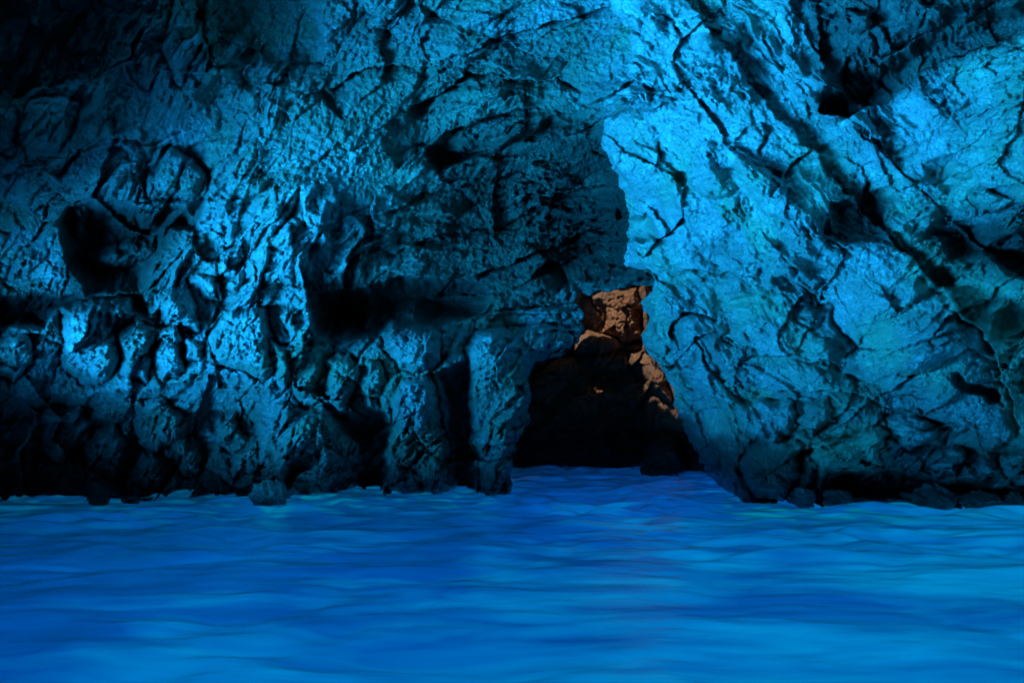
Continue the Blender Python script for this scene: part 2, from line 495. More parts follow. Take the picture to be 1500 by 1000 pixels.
    f.block([(476, 522), (512, 516), (528, 545), (516, 592), (500, 612), (478, 575)], .55, 14,
            rid=formation('rock_block', 'ragged bright rock knob at the near end of the long ledge', 'rock'))
    f.block([(532, 530), (558, 530), (566, 560), (556, 600), (534, 602)], .35, 12)
    f.block([(560, 472), (604, 466), (640, 480), (648, 530), (620, 545), (586, 540), (562, 508)], .7, 18,
            rid=formation('rock_block', 'smooth rounded rock boss on the ledge below the deep recess', 'rock'))
    # --- columns standing in the water
    f.hole([(484, 600), (530, 602), (566, 600), (574, 650), (562, 725), (505, 725), (526, 660)], 1.6, 14)
    f.hole([(640, 545), (688, 520), (690, 600), (688, 650), (702, 725), (655, 725), (668, 660), (655, 600)], 1.7, 12)
    f.block([(408, 602), (476, 592), (500, 628), (528, 652), (514, 700), (492, 730), (412, 735), (396, 690), (402, 640)], .9, 26,
            rid=formation('rock_buttress', 'broad dark-footed rock buttress sloping down to the water', 'rock buttress'))
    f.block([(574, 604), (585, 552), (632, 552), (640, 590), (655, 632), (662, 660), (655, 730), (560, 730), (566, 660)], .9, 20,
            rid=formation('rock_pillar', 'stout rock pillar between two black gaps, bright cap above a dark foot', 'rock pillar'))
    f.block([(688, 560), (684, 505), (702, 480), (742, 482), (786, 474), (830, 476), (838, 508), (800, 526), (782, 545), (777, 580), (768, 610), (752, 640), (750, 735), (710, 735), (700, 690), (690, 640)], .8, 18,
            rid=formation('rock_pillar', 'craggy bright rock pillar holding up the side of the inner arch', 'rock pillar'))
    # --- bedding and slots of the alcove
    f.hole([(622, 212), (650, 203), (700, 204), (742, 217), (722, 226), (690, 234), (662, 246), (640, 252), (624, 238)], 1.3, 10)
    f.hole([(765, 208), (785, 190), (808, 168), (834, 182), (806, 195), (780, 210)], .8, 8)
    f.lip([(588, 168), (640, 140), (688, 102), (760, 116), (822, 120), (870, 138)], 0.77, 22, 1)
    f.lip([(640, 200), (700, 180), (760, 160), (812, 158), (840, 175), (888, 190)], 1.02, 30, 1)
    f.lip([(480, 130), (520, 110), (560, 95), (620, 100)], 0.51, 16, 1)
    f.lip([(560, 310), (620, 285), (680, 272), (760, 255), (830, 262)], 0.59, 18, 1)
    f.lip([(600, 360), (660, 340), (720, 335), (800, 300), (870, 310)], 0.68, 18, 1)
    f.lip([(690, 400), (760, 385), (830, 350), (905, 330)], 0.85, 20, 1)
    f.lip([(645, 470), (720, 455), (790, 452), (845, 440)], 0.85, 18, -1)
    f.lip([(620, 10), (700, 50), (760, 70), (830, 90), (840, 110)], .35, 18, 1)
    f.lip([(470, 20), (472, 100), (440, 118), (380, 128)], .5, 24, 1)
    f.hole([(830, 240), (905, 225), (930, 300), (925, 400), (860, 420), (800, 415), (790, 330)], .9, 40)
    # --- larger masses and the parts of the columns
    f.area([(-60, 232), (76, 234), (84, 330), (100, 380), (110, 430), (-60, 434)], formation('rock_slab', 'rough sloping rock slab on the left edge under the pitted block', 'rock slab'))
    f.area([(590, 172), (690, 102), (870, 138), (890, 190), (960, 300), (1000, 415), (930, 421), (850, 428), (845, 440), (722, 440), (700, 410), (600, 400), (620, 300), (600, 240)],
           formation('rock_vault', 'dark layered rock vault arching over the orange rock', 'rock vault'))
    for r, (nm, *_) in list(FORMATIONS.items()):
        if nm == 'rock_pillar' or nm == 'rock_buttress':
            f.area([(380, 655), (560, 650), (566, 625), (660, 640), (680, 655), (780, 650), (780, 760), (380, 760)], formation('foot', None, None, None, r), r)
    # --- rounded edge of the inner arch
    d, _ = seg_dist(wu, wv, ARCH, True)
    f.out -= .9 * np.exp(-d / 9.0)
    f.algae([(500, 60), (760, 80), (860, 130), (900, 320), (900, 420), (640, 430), (560, 330), (480, 200)], .75, 50)
    f.algae([(330, 150), (520, 40), (600, 120), (420, 330), (330, 300)], .5, 40)
    f.algae([(500, 360), (620, 360), (690, 450), (480, 460)], .5, 30)
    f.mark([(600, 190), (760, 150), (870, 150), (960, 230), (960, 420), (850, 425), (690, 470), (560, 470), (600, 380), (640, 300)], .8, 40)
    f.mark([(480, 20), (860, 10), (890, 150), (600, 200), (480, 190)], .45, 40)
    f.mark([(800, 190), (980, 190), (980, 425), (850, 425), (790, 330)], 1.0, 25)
    f.mark([(-60, -60), (230, -60), (215, 60), (100, 130), (-60, 160)], .3, 30)  # shade of the top left hollow, painted in
    f.mark([(320, -60), (480, -60), (480, 90), (420, 130), (320, 100)], .3, 30)  # same painted shade for the hollow beside the rib
    f.mark([(450, 410), (720, 400), (720, 470), (480, 510)], .9, 20)  # shade of the deep recess put into the colour
    f.mark([(90, 300), (290, 300), (240, 440), (-40, 490), (-40, 430), (90, 420)], .9, 20)  # painted shade inside the wide left hollow
    # --- fracture relief; the grain turns from steep at the left to flat beds over the arch
    n1, c1 = rock_noise(U, V, math.radians(-58), 1.9, 21)
    n2, c2 = rock_noise(U, V, math.radians(-14), 2.2, 47, 1.0, 1.7, 1.3)
    k = sstep(480, 720, U + .35 * (V - 300)) * sstep(520, 430, V)
    rel = n1 * (1 - k) + n2 * k
    f.cell = np.where(k > .5, c2 + 1, c1)
    far = D / 16.0 * (1 + .3 * sstep(420, 480, V) + .55 * np.exp(-((U - 790) / 130) ** 2 - ((V - 330) / 90) ** 2))
    D = D - f.out - rel * far
    keep = ~inside(wu, wv, ARCH)
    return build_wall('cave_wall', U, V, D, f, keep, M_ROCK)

left_wall()

# ------------------------------------------------------------------ right wall
EDGE = [(600, -1000), (760, -300), (840, -80), (880, 0), (905, 28), (918, 45), (917, 72), (898, 100), (888, 148), (876, 172), (882, 200), (893, 235), (908, 265), (921, 300), (917, 320), (912, 338), (918, 362),
        (922, 386), (944, 400), (955, 412), (948, 424), (941, 440), (946, 470), (938, 500), (950, 516), (966, 540), (980, 560), (987, 582), (996, 606), (1006, 640), (1022, 670), (1046, 700), (1064, 724), (1064, 900),
        (2600, 900), (2600, -1000)]

def right_wall():
    us = axis(590, 866, 1524, 2500, 1.55); vs = axis(-900, -20, 760, 800, 1.55)
    U, V = np.meshgrid(us, vs)
    wu = U + 9 * perlin(U / 36, V / 36, 13) + 4 * perlin(U / 12, V / 12, 14)
    wv = V + 6 * perlin(U / 40, V / 40, 15) + 2.5 * perlin(U / 13, V / 13, 16)
    f = Field(wu, wv); f.hk, f.lk = 1.2, 2.0
    f.lip([(985, -30), (1050, 60), (1130, 160), (1215, 255), (1320, 370), (1400, 440), (1460, 520)], .50, 75, -1)
    f.lip([(925, 110), (960, 200), (1030, 290), (1110, 370), (1160, 400)], .30, 60, 1)
    f.lip([(1236, 178), (1330, 262), (1420, 350), (1530, 430)], .40, 55, -1)
    f.lip([(1050, 560), (1130, 575), (1230, 570), (1330, 600), (1450, 640)], .40, 40, 1)
    shore_v = ip(U, [900, 1000, 1064, 1100, 1200, 1500, 2500], [690, 700, 724, 737, 737, 738, 750])
    S = water_depth(shore_v)
    T = ip(U, [600, 880, 1050, 1200, 1500, 2500], [15.6, 17.4, 16.6, 15.2, 12.6, 8.5])
    S0 = ip(U, [600, 900, 1000, 1100, 1250, 1500, 2500], [22, 20.6, 19.0, 17.4, 16.0, 15.0, 11])
    S0 = .5 * S0 + .25 * np.interp(U - 60, U[0], S0[0]) + .25 * np.interp(U + 60, U[0], S0[0])
    t = np.clip((shore_v - V) / shore_v, -.1, 2.0)
    D = S0 + (T - S0) * np.where(t > 0, np.abs(t) ** .9, 0) + (S - S0) * np.exp(-np.clip(t, 0, 9) / .08)
    edge_u = np.interp(V, [p[1] for p in EDGE[:-2]], [p[0] for p in EDGE[:-2]])
    D = D + 1.6 * np.exp(-np.clip(U - edge_u, 0, None) / 60)                    # the wall turns away at its free edge
    D = D - .6 * np.exp(-((V - 530) / 110) ** 2) * sstep(1000, 1090, U)
    dr, sr = seg_dist(U, V, [(900, 20), (1060, 200), (1200, 350), (1330, 450), (1430, 560), (1480, 640)], False)
    D = D - 1.1 * np.exp(-(dr / 85) ** 2)
    # --- ribs and hollows
    f.lip([(880, -20), (906, 28), (921, 45), (920, 72), (950, 86), (976, 104), (984, 124)], .6, 30, 1)
    f.lip([(984, 124), (1000, 130), (1010, 128)], .3, 14, 1)
    f.hole([(922, 318), (954, 312), (970, 350), (940, 358), (905, 352), (905, 322)], 1.6, 9)
    f.lip([(958, 190), (962, 205), (958, 235)], .25, 8, -1)
    f.lip([(990, 335), (975, 345), (965, 312), (955, 306)], .3, 14, 1)
    f.lip([(1000, 392), (1066, 400), (1086, 405), (1116, 428)], .45, 22, 1)
    f.lip([(1086, 400), (1084, 432), (1062, 441), (1065, 462), (1074, 482), (1048, 504)], .9, 44, 1)
    f.lip([(978, 500), (986, 470), (1002, 456), (1022, 457), (1042, 466), (1060, 470)], .5, 14, 1)
    f.lip([(1136, 402), (1165, 415), (1190, 428), (1213, 448), (1222, 470), (1241, 490), (1257, 512), (1259, 534)], 1.1, 26, 1)
    f.lip([(1060, 490), (1120, 520), (1200, 530), (1250, 540)], .35, 18, 1)
    f.lip([(960, 470), (986, 520), (1012, 560), (1018, 600), (1046, 648), (1060, 690)], .7, 22, 1)
    f.hole([(1204, 150), (1226, 130), (1234, 80), (1262, 78), (1290, 92), (1350, 56), (1420, 26), (1540, -10), (1540, 26), (1450, 64), (1400, 82), (1350, 102), (1300, 147), (1236, 172), (1208, 164)], 1.0, 22)
    f.lip([(1206, 120), (1208, 165), (1236, 174), (1300, 149), (1350, 105), (1400, 85), (1450, 68), (1540, 26)], 1.3, 50, -1)
    f.block([(1238, 92), (1262, 82), (1292, 96), (1292, 130), (1265, 146), (1234, 136)], .5, 14, rid=formation('boulder', 'small round boulder wedged in the dark top right hollow', 'boulder'))
    f.block([(1243, 18), (1275, 16), (1284, 38), (1266, 50), (1245, 42)], .4, 12)
    f.block([(1290, -30), (1420, -30), (1470, 0), (1420, 28), (1350, 52), (1294, 84), (1282, 50)], .5, 30, rid=formation('rock_mass', 'smooth rounded rock mass hanging over the top right hollow', 'rock'))
    f.hole([(1158, -30), (1240, -30), (1236, 60), (1226, 120), (1180, 118), (1164, 60)], .6, 18)
    f.hole([(1114, 176), (1147, 183), (1130, 200), (1116, 229), (1106, 222), (1118, 196)], .45, 6)
    f.hole([(1124, 246), (1142, 250), (1142, 288), (1132, 286)], .45, 4)
    f.lip([(1190, 222), (1152, 250), (1142, 264)], .25, 10, -1)
    f.hole([(1214, 293), (1262, 290), (1267, 258), (1280, 262), (1276, 285), (1300, 310), (1290, 352), (1240, 360), (1212, 345)], .9, 9)
    f.ridge([(1236, 176), (1300, 232), (1342, 262), (1372, 300)], .45, 12)
    f.lip([(1330, 262), (1372, 300), (1402, 338), (1376, 346)], .4, 16, 1)
    f.hole([(1345, 240), (1400, 225), (1422, 262), (1390, 286), (1352, 262)], .8, 20)
    f.hole([(1368, 328), (1430, 328), (1442, 358), (1540, 318), (1540, 432), (1492, 412), (1446, 378), (1400, 388), (1378, 366)], 1.4, 24)
    f.block([(1424, 290), (1444, 276), (1490, 292), (1470, 304), (1434, 312)], .3, 6)
    f.hole([(1354, 392), (1396, 388), (1392, 422), (1374, 426)], .5, 5)
    f.ridge([(1300, 318), (1340, 346), (1380, 384), (1400, 392)], .3, 9)
    f.ridge([(1400, 392), (1446, 378), (1480, 408), (1530, 430)], .35, 10)
    f.hole([(1448, 496), (1455, 460), (1480, 440), (1540, 446), (1540, 490), (1482, 500)], 1.0, 12)
    f.lip([(1396, 448), (1440, 490), (1470, 545), (1490, 610), (1502, 650)], .45, 26, 1)
    f.ridge([(1396, 448), (1442, 490), (1472, 545), (1492, 610)], .2, 6)
    f.hole([(1388, 545), (1402, 544), (1412, 560), (1465, 570), (1468, 596), (1440, 586), (1405, 572), (1390, 562)], 1.0, 6)
    f.hole([(1318, 545), (1350, 543), (1348, 551), (1325, 553)], .3, 4)
    f.lip([(1240, 545), (1300, 575), (1350, 585), (1385, 610)], .3, 16, 1)
    f.lip([(1262, 560), (1290, 585), (1300, 600)], .25, 10, 1)
    f.block([(1080, 590), (1160, 584), (1169, 625), (1140, 646), (1100, 646), (1078, 616)], .45, 16,
            rid=formation('rock_block', 'smooth bright rock block low on the wall above a dark round bulge', 'rock'))
    f.block([(1172, 592), (1214, 580), (1223, 615), (1190, 640), (1172, 622)], .4, 12, rid=formation('rock_block', 'small very bright rock block above the green-tinted ledge', 'rock'))
    f.block([(1094, 652), (1140, 634), (1170, 652), (1173, 700), (1142, 734), (1098, 726), (1084, 690)], .7, 20,
            rid=formation('rock_block', 'dark rounded rock bulge low by the water right of the inner cave', 'rock'))
    f.block([(1190, 655), (1240, 640), (1282, 620), (1302, 640), (1292, 664), (1296, 682), (1260, 676), (1230, 692), (1208, 690), (1206, 722), (1192, 712)], .6, 12,
            rid=formation('rock_ledge', 'jagged green-tinted rock ledge pointing down over a black undercut', 'rock ledge'))
    f.block([(1296, 604), (1342, 600), (1386, 630), (1380, 650), (1332, 660), (1298, 640)], .4, 16, rid=formation('rock_block', 'smooth rounded rock block sloping right above the black undercut', 'rock'))
    f.block([(1354, 682), (1370, 656), (1400, 650), (1422, 660), (1402, 690), (1360, 696)], .5, 14, rid=formation('boulder', 'dim rounded boulder hanging in the black undercut on the right', 'boulder'))
    f.block([(1462, 672), (1495, 660), (1540, 668), (1540, 712), (1482, 710), (1466, 692)], .6, 14, rid=formation('boulder', 'blue-lit boulder above the waterline at the right edge', 'boulder'))
    f.hole([(1212, 694), (1300, 686), (1350, 692), (1372, 700), (1460, 694), (1462, 714), (1540, 716), (1540, 732), (1206, 728), (1208, 720)], 1.8, 16)
    f.area([(880, -60), (1100, -60), (1165, 130), (1205, 165), (1236, 176), (1300, 235), (1262, 290), (1214, 293), (1212, 345), (1290, 352), (1320, 400), (1400, 450), (1440, 490), (1470, 545), (1465, 570),
            (1412, 560), (1388, 545), (1350, 585), (1300, 575), (1240, 545), (1258, 530), (1257, 512), (1222, 470), (1190, 428), (1136, 402), (1086, 404), (1066, 400), (1000, 392), (900, 386), (900, 362), (970, 350),
            (955, 312), (900, 300), (860, 235), (850, 172), (850, 60)], formation('rock_slab', 'long bright cyan rock slab slanting from the vault down to the right', 'rock slab'))
    f.area([(1000, 392), (1086, 404), (1084, 432), (1062, 441), (1074, 482), (1048, 504), (1012, 560), (986, 520), (940, 480), (920, 410)],
           formation('rock_hollow', 'smooth curved rock hollow just right of the orange rock', 'rock'))
    f.area([(1086, 430), (1136, 402), (1190, 428), (1222, 470), (1258, 530), (1240, 545), (1250, 590), (1170, 592), (1080, 592), (1030, 545), (1062, 500), (1074, 482)],
           formation('rock_bulge', 'broad pitted rock bulge under the curved dark lip', 'rock'))
    f.area([(1300, 318), (1400, 392), (1446, 378), (1600, 430), (1600, 660), (1502, 650), (1470, 545), (1396, 448), (1330, 420), (1280, 360)],
           formation('rock_outcrop', 'ribbed pale green rock outcrop on the right edge', 'rock'))
    f.area([(1210, 172), (1300, 149), (1350, 105), (1540, 26), (1700, -20), (1700, 430), (1540, 430), (1446, 378), (1400, 392), (1310, 290), (1300, 235)],
           formation('rock_flank', 'wide dim rock face under the top right hollow', 'rock'))
    d, _ = seg_dist(wu, wv, EDGE[:-2], False)
    f.out -= .8 * np.exp(-d / 8.0)
    f.algae([(1140, 200), (1240, 220), (1260, 300), (1180, 310)], .7, 25)
    f.algae([(1300, 330), (1540, 390), (1540, 660), (1480, 640), (1440, 490), (1330, 420)], 1.0, 14)
    f.algae([(1170, 640), (1300, 610), (1310, 690), (1190, 730)], 1.0, 14)
    f.algae([(1210, 540), (1300, 560), (1290, 620), (1200, 600)], .6, 14)
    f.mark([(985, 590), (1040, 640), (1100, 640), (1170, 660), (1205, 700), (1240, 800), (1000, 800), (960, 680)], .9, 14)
    f.mark([(1160, -60), (1540, -60), (1540, 30), (1300, 150), (1210, 165)], .8, 20)  # shade above the lip, painted into the top right hollow
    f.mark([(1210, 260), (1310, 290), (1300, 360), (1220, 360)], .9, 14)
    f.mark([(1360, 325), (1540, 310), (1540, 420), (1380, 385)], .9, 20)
    n1, c1 = rock_noise(U, V, math.radians(46), 1.7, 71, 1.0, 2.3, .95, .35)
    n2, c2 = rock_noise(U, V, math.radians(-24), 2.0, 83, 1.0, 2.0, .95, .35)
    k = sstep(1230, 1420, U + .4 * (V - 300))
    rel = n1 * (1 - k) + n2 * k
    f.cell = np.where(k > .5, c2 + 1, c1)
    calm = .55 + .45 * sstep(.0, .35, np.abs(perlin(U / 160, V / 160, 99)))
    D = D - f.out - rel * calm * D / 16.0
    keep = inside(wu, wv, EDGE)
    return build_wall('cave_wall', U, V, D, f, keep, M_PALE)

right_wall()

# ------------------------------------------------------------------ inner chamber behind the arch
def chamber_depth(U, V):
    S = water_depth(ip(U, [600, 760, 940, 960, 1010, 1060, 1180], [690, 684, 684, 688, 691, 695, 697]))
    t = np.clip((690 - V) / 300, 0, 1.02)
    side = np.clip((U - 985) / 60, 0, 1.3) ** 2 * 3.0 + np.clip((800 - U) / 40, 0, 2) ** 2 * 2.0
    bounce_slope = 7.0 * sstep(748, 690, U) * sstep(.55, 0, t)                          # hidden slope added to bounce sunlight onto the chamber
    return S + 1.5 * t - side * sstep(0, .4, t) - bounce_slope

def inner_chamber():
    us = axis(330, 700, 1090, 1180, 1.3); vs = axis(380, 400, 720, 760, 1.3)
    U, V = np.meshgrid(us, vs)
    f = Field(U + 5 * perlin(U / 25, V / 25, 31), V + 5 * perlin(U / 25, V / 25, 32))
    D = chamber_depth(U, V)
    f.block([(846, 488), (862, 478), (900, 492), (912, 512), (880, 518), (838, 517)], .9, 12,
            rid=formation('rock_block', 'orange sunlit rock block lying across the top of the inner cave', 'rock'))
    f.block([(868, 432), (905, 418), (936, 424), (940, 500), (905, 500), (880, 470)], .6, 14,
            rid=formation('rock_slab', 'upright orange sunlit rock slab in the peak of the inner arch', 'rock'))
    f.block([(918, 515), (945, 516), (978, 556), (984, 592), (955, 575), (930, 550)], .9, 14,
            rid=formation('rock_slab', 'orange sunlit rock rib slanting down beside the blue cave wall', 'rock'))
    f.block([(776, 580), (790, 540), (838, 518), (850, 545), (820, 575), (800, 600)], .8, 16,
            rid=formation('rock_block', 'dim grey-purple rock shoulder just inside the inner arch', 'rock'))
    f.hole([(850, 530), (915, 522), (930, 555), (900, 580), (850, 570)], .5, 20)
    f.block([(948, 640), (965, 632), (1000, 650), (1010, 720), (950, 720)], 1.0, 14)
    rel, c1 = rock_noise(U, V, math.radians(-40), 1.3, 61, .8, .6)
    D = D - f.out - rel * D / 16.0 * .55
    return build_wall('cave_wall', U, V, D, f, V > 408, M_OCHRE, 0)

inner_chamber()

# ------------------------------------------------------------------ rock roof: closes the cave over and behind the boat
def roof():
    # dome round the boat
    n, m = 72, 28
    vv, ff = [], []
    for j in range(m + 1):
        el = -0.25 + (math.pi / 2 + .25) * j / m
        for i in range(n):
            az = 2 * math.pi * i / n
            r = 1 + .08 * math.sin(3 * az + 1) * math.cos(el) + .05 * math.sin(7 * az + 4 * el)
            vv.append((36 * r * math.cos(el) * math.sin(az), 2 + 34 * r * math.cos(el) * math.cos(az), 24 * r * math.sin(el)))
    V_ = np.array(vv)
    for j in range(m):
        for i in range(n):
            a, b = j * n + i, j * n + (i + 1) % n
            ff.append((a, a + n, b + n, b))
    ff = np.array(ff)
    c = V_[ff].mean(1)
    front = c[:, 1] > 16                                                         # the walls and the chamber roof close this side
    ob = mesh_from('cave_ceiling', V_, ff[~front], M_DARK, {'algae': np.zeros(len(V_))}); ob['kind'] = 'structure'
roof()

def shade_lobe(LOBE):
    """an unseen rounded rock mass, added left of the boat to shade the left wall"""
    n, m = 60, 30
    vv, ff = [], []
    for j in range(m + 1):
        el = -math.pi / 2 + math.pi * j / m
        for i in range(n):
            az = 2 * math.pi * i / n
            x, y, z = math.cos(el) * math.cos(az), math.cos(el) * math.sin(az), math.sin(el)
            r = 1 + .10 * math.sin(4 * az + 2 * el) * math.cos(el) + .06 * math.sin(9 * az + 5 * el) * math.cos(el)
            vv.append((LOBE[0] + LOBE[3] * r * x, LOBE[1] + LOBE[4] * r * y, LOBE[2] + LOBE[5] * r * z))
    for j in range(m):
        for i in range(n):
            a, b = j * n + i, j * n + (i + 1) % n
            ff.append((a, b, b + n, a + n))
    ob = mesh_from('cave_ceiling', np.array(vv), np.array(ff), M_DARK, {'algae': np.zeros(len(vv))}); ob['kind'] = 'structure'  # unseen shade caster, sharing the ceiling's object name
for LOBE in SHADE_LOBES: shade_lobe(LOBE)

SKY_HOLES = [  # where the sun comes in: outlines of the lit patches on the inner wall, carried up along the sunbeams
    [(862, 436), (872, 424), (936, 414), (946, 450), (946, 506), (918, 508), (908, 482), (900, 466), (884, 450)],
    [(834, 522), (846, 490), (858, 478), (892, 484), (914, 502), (918, 520)],
    [(914, 512), (950, 510), (966, 538), (986, 556), (990, 596), (962, 584), (940, 566), (930, 545)]]

def chamber_roof(z=17.0):
    st = .22
    xs = np.arange(-34, 34, st); ys = np.arange(14, 62, st)
    X, Y = np.meshgrid(xs, ys)
    keep = np.ones(X.shape, bool)
    Xw = X + .25 * perlin(X / .9, Y / .9, 7); Yw = Y + .25 * perlin(X / .9, Y / .9, 8)
    for poly in SKY_HOLES:
        pts = []
        for (u, v) in poly:
            D = float(chamber_depth(np.array([float(u)]), np.array([float(v)]))[0]) - .7
            p = ray_points(np.array(float(u)), np.array(float(v)), np.array(D))
            k = (z - p[2]) / SUN_TO[2]
            q = p + SUN_TO * k
            pts.append((q[0], q[1]))
        keep &= ~inside(Xw, Yw, pts)
    keep &= ~inside(Xw, Yw, [(-19.0, 17.0), (-16.4, 14.4), (-12.0, 14.5), (-9.6, 17.4), (-11.2, 21.6), (-16.2, 21.4)])   # an added gap, letting sun onto the hidden bounce slope
    Z = z + .5 * perlin(X / 4, Y / 4, 3)
    P = np.stack([X, Y, Z], -1).reshape(-1, 3)
    kf = keep[:-1, :-1] & keep[1:, :-1] & keep[1:, 1:] & keep[:-1, 1:]
    f_ = grid_faces(X.shape[0], X.shape[1], kf)
    ob = mesh_from('cave_ceiling', P, f_, M_OCHRE, {'algae': np.zeros(len(P))}); ob['kind'] = 'structure'
    # outer rock sides of the chamber
    v = []
    q = []
    ring = [(-34, 14), (34, 14), (34, 62), (-34, 62)]
    for i in range(1, 4):
        a, b = ring[i], ring[(i + 1) % 4]
        k = len(v)
        v += [(a[0], a[1], -3), (b[0], b[1], -3), (b[0], b[1], z + 1), (a[0], a[1], z + 1)]
        q.append((k, k + 1, k + 2, k + 3))
    ob = mesh_from('cave_wall', np.array(v, float), np.array(q), M_OCHRE, {'algae': np.zeros(len(v))}, smooth=False); ob['kind'] = 'structure'
chamber_roof()

# ------------------------------------------------------------------ water
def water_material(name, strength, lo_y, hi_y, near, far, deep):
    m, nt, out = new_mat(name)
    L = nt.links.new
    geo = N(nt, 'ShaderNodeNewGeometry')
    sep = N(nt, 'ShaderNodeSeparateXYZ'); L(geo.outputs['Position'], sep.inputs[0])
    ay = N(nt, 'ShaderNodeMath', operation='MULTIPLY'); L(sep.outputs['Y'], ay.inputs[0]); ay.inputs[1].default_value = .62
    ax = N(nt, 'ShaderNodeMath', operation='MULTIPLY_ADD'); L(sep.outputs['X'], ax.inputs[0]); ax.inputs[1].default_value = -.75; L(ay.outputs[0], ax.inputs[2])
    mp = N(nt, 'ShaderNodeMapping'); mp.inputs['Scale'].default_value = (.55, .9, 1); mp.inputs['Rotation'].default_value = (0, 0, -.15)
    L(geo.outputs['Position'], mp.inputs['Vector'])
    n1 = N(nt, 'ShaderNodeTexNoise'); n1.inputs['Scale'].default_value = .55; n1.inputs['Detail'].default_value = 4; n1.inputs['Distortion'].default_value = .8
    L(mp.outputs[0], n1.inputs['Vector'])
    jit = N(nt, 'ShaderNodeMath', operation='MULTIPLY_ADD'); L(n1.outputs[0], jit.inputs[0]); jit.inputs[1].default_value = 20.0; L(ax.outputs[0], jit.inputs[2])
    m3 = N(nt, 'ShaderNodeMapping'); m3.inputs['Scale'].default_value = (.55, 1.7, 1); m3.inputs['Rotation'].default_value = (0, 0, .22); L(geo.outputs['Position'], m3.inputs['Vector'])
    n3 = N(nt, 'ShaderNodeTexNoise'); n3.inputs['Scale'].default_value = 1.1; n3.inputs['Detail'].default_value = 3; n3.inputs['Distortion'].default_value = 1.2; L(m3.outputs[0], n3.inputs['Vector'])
    j2 = N(nt, 'ShaderNodeMath', operation='MULTIPLY_ADD'); L(n3.outputs[0], j2.inputs[0]); j2.inputs[1].default_value = 12.0; L(jit.outputs[0], j2.inputs[2])  # light patches and streaks put into the water's emission
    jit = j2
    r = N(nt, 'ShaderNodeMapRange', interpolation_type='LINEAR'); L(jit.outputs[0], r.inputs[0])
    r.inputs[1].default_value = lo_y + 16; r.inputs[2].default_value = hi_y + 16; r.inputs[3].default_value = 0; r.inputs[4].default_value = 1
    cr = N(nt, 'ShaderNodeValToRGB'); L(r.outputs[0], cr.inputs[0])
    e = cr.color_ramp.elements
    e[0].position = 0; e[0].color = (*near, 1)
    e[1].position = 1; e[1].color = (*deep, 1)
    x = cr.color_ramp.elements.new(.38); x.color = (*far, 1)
    sh = N(nt, 'ShaderNodeAttribute', attribute_name='shore_glow')                   # pale ripples reflecting rock near the shore, painted into the emission
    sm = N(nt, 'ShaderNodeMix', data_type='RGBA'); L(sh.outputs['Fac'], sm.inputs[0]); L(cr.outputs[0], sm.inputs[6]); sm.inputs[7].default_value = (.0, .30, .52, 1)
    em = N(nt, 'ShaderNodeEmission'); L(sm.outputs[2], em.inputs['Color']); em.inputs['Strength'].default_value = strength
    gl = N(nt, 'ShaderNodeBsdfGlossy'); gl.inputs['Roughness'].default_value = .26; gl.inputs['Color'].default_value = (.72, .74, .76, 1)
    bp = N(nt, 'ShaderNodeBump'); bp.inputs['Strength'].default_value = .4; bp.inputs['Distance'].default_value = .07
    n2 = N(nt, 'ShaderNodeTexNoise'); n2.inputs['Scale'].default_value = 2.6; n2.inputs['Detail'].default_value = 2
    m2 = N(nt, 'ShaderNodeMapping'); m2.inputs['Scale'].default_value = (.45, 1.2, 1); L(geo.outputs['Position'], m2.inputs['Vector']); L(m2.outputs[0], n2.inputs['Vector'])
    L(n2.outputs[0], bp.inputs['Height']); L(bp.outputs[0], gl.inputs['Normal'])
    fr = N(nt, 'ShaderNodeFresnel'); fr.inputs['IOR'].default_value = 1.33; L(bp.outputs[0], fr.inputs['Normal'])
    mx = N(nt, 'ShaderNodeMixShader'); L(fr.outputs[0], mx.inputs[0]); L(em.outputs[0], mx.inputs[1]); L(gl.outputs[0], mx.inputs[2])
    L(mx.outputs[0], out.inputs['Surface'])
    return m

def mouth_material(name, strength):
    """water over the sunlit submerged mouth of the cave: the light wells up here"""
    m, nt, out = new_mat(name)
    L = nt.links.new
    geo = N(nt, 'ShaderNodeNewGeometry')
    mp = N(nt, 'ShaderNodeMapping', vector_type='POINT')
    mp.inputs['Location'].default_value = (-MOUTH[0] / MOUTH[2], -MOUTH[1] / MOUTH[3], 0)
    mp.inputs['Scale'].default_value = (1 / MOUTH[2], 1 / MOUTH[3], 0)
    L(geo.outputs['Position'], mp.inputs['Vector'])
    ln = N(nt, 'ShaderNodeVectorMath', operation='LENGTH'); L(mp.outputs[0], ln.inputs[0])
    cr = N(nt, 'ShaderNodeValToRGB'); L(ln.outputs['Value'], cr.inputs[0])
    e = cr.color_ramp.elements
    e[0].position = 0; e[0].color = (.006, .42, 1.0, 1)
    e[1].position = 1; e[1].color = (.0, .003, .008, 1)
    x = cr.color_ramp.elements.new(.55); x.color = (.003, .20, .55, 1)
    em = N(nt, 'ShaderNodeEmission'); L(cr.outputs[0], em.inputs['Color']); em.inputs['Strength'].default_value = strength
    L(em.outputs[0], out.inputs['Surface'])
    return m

def waves(X, Y):
    wx = X + .5 * perlin(X / 2.1, Y / 2.1, 51); wy = Y + .35 * perlin(X / 1.7, Y / 1.7, 52)
    z = .06 * perlin((wx * .95 + wy * .30) / 1.7, (wy * .95 - wx * .30) / .95, 5)
    z = z + .024 * perlin((wx * .98 - wy * .22) / .75, (wy * .98 + wx * .22) / .48, 6)
    z = z + .012 * perlin(wx / .55, wy / .30, 7)
    chop = (.7 + .9 * sstep(-.3, .4, perlin(X / 4.0, Y / 3.0, 9))) * (1 + .7 * sstep(10, 15, Y))
    return (.8 + .35 * sstep(6, 11, Y)) * z * chop * sstep(0.5, 3.5, Y)

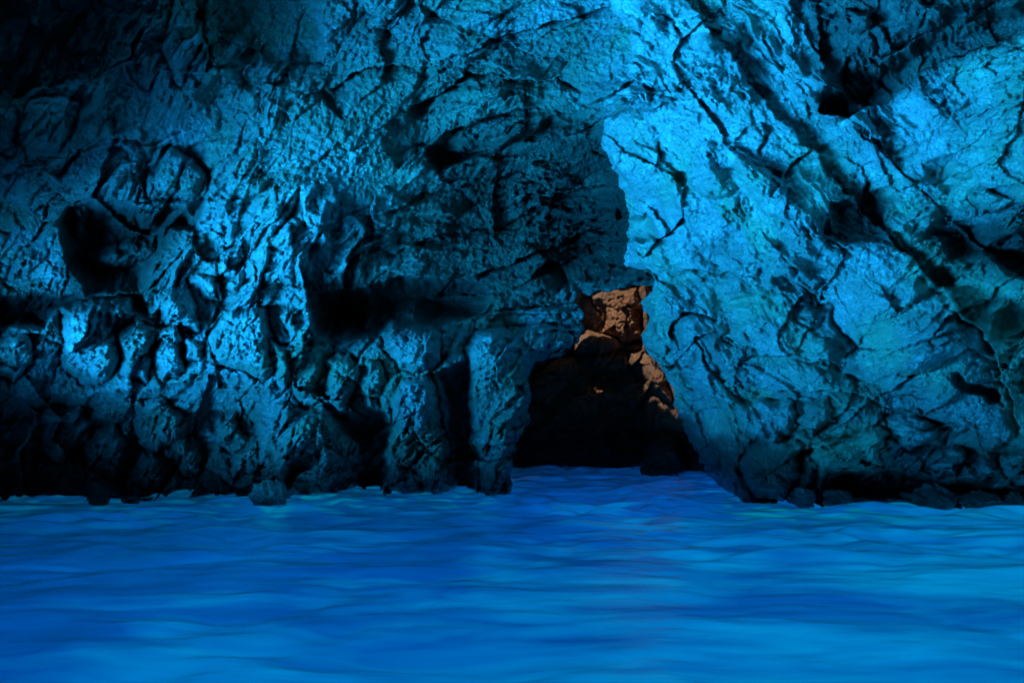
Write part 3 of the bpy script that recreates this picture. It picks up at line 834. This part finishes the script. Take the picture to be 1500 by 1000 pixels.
def water():
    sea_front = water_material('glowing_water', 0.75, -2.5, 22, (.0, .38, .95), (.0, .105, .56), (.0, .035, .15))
    vs = np.concatenate([np.linspace(1500, 1020, 40), np.linspace(1018, 760, 220), np.linspace(759, 672, 170)])
    us = np.linspace(-180, 1680, 620)
    Uu, Vv = np.meshgrid(us, vs)
    D = water_depth(Vv)
    P = ray_points(Uu, Vv, D)
    P[..., 2] = waves(P[..., 0], P[..., 1])
    f_ = grid_faces(P.shape[0], P.shape[1], np.ones((P.shape[0] - 1, P.shape[1] - 1), bool))[:, ::-1]
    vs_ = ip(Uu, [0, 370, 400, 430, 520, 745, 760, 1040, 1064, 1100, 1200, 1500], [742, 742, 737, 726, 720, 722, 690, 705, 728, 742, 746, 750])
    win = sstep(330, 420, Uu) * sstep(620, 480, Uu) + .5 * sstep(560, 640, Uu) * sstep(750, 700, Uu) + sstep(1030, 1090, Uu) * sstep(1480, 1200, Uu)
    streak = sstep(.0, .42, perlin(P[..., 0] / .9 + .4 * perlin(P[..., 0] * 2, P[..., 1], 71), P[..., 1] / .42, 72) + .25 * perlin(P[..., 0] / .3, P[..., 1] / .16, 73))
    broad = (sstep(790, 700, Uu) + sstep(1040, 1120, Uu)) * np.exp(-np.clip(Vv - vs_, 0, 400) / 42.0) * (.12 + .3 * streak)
    glow_mask = np.clip(win * np.exp(-np.abs(Vv - vs_ - 7) / 13.0) * (.12 + .8 * streak) + broad, 0, 1)  # shore reflections painted into the water's own glow
    ob = mesh_from('water', P.reshape(-1, 3), f_, sea_front, {'shore_glow': glow_mask.reshape(-1)}); ob['kind'] = 'structure'
    y0 = float(P[0, 0, 1])
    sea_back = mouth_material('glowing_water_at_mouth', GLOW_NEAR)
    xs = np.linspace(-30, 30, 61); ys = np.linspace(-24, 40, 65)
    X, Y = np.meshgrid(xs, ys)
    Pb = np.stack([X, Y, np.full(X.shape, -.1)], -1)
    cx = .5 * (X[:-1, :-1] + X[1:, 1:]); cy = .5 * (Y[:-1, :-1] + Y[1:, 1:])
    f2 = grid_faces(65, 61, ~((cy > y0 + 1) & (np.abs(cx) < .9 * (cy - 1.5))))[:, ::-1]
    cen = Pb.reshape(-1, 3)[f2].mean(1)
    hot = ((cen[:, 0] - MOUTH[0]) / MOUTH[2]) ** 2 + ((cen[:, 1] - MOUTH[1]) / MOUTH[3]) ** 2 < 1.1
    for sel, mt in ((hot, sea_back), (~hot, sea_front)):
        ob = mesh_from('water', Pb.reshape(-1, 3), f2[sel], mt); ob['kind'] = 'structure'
water()

# ------------------------------------------------------------------ loose boulders along the waterline
def boulder(u, v_base, wpx, hpx, seed, label, name='boulder', sink=.25, group=None, mat=None):
    """an angular boulder sitting in the water by the shore; (u, v_base) is where its foot meets the water"""
    D = float(water_depth(v_base))
    c = ray_points(np.array(float(u)), np.array(float(v_base)), np.array(D))
    rx, rz = wpx * D / F / 2, hpx * D / F
    rng = np.random.RandomState(seed)
    n, m = 64, 34
    az, el = np.meshgrid(np.linspace(0, 2 * np.pi, n, endpoint=False), np.linspace(-np.pi / 2, np.pi / 2, m))
    d = np.stack([np.cos(el) * np.cos(az), np.cos(el) * np.sin(az), np.sin(el)], -1)
    r = np.full(d.shape[:2], 1.25)
    for k in range(44):
        nrm = rng.normal(size=3); nrm /= np.linalg.norm(nrm)
        q = d @ nrm
        r = np.where(q > .05, np.minimum(r, (.74 + .34 * rng.rand()) / np.maximum(q, .05)), r)
    r = r + .17 * fbm(d[..., 0] * 3 + d[..., 2] * 2 + seed, d[..., 1] * 3 - d[..., 2] * 2, seed, 5, .62)
    P = d * r[..., None] * np.array([rx, max(rx, rz) * .9, rz * (1 + sink) / 2 * 1.05])
    P[..., 2] += rz * (1 - sink) / 2
    P = P.reshape(-1, 3) + np.array([c[0], c[1] + rx * .5, 0])
    ff = []
    for j in range(m - 1):
        for i in range(n):
            a, b = j * n + i, j * n + (i + 1) % n
            ff.append((a, b, b + n, a + n))
    ob = mesh_from(name, P, np.array(ff), mat or M_WET, {'algae': np.zeros(len(P)), 'stain': np.zeros(len(P))}, origin=(c[0], c[1], 0))
    ob['label'] = label; ob['category'] = 'boulder'
    if group: ob['group'] = group

G = 'boulders along the right waterline'
boulder(1376, 743, 52, 34, 4, 'squat wet boulder in the water below the black undercut', group=G)
boulder(1448, 746, 56, 26, 9, 'long low wet boulder in the water near the right edge', group=G)
boulder(1490, 747, 22, 26, 12, 'small upright wet boulder right of the long low one', group=G)
boulder(1347, 743, 18, 16, 15, 'little rounded stone touching the squat wet boulder', group=G)
boulder(1329, 741, 11, 20, 21, 'tiny pointed stone in the water left of the squat wet boulder', group=G)
boulder(1236, 742, 40, 24, 23, 'dark jagged boulder in the water under the green-tinted ledge', group=G)
boulder(1264, 741, 26, 12, 29, 'flat dark stone in the water beside the jagged boulder', group=G)
boulder(1180, 740, 40, 22, 31, 'dark boulder in the water below the round bulge', group=G)
boulder(389, 739, 46, 36, 44, 'dark wet boulder at the water between left wall and buttress')
boulder(972, 697, 62, 34, 52, 'black boulder in the mouth of the inner cave', mat=M_OCHRE)
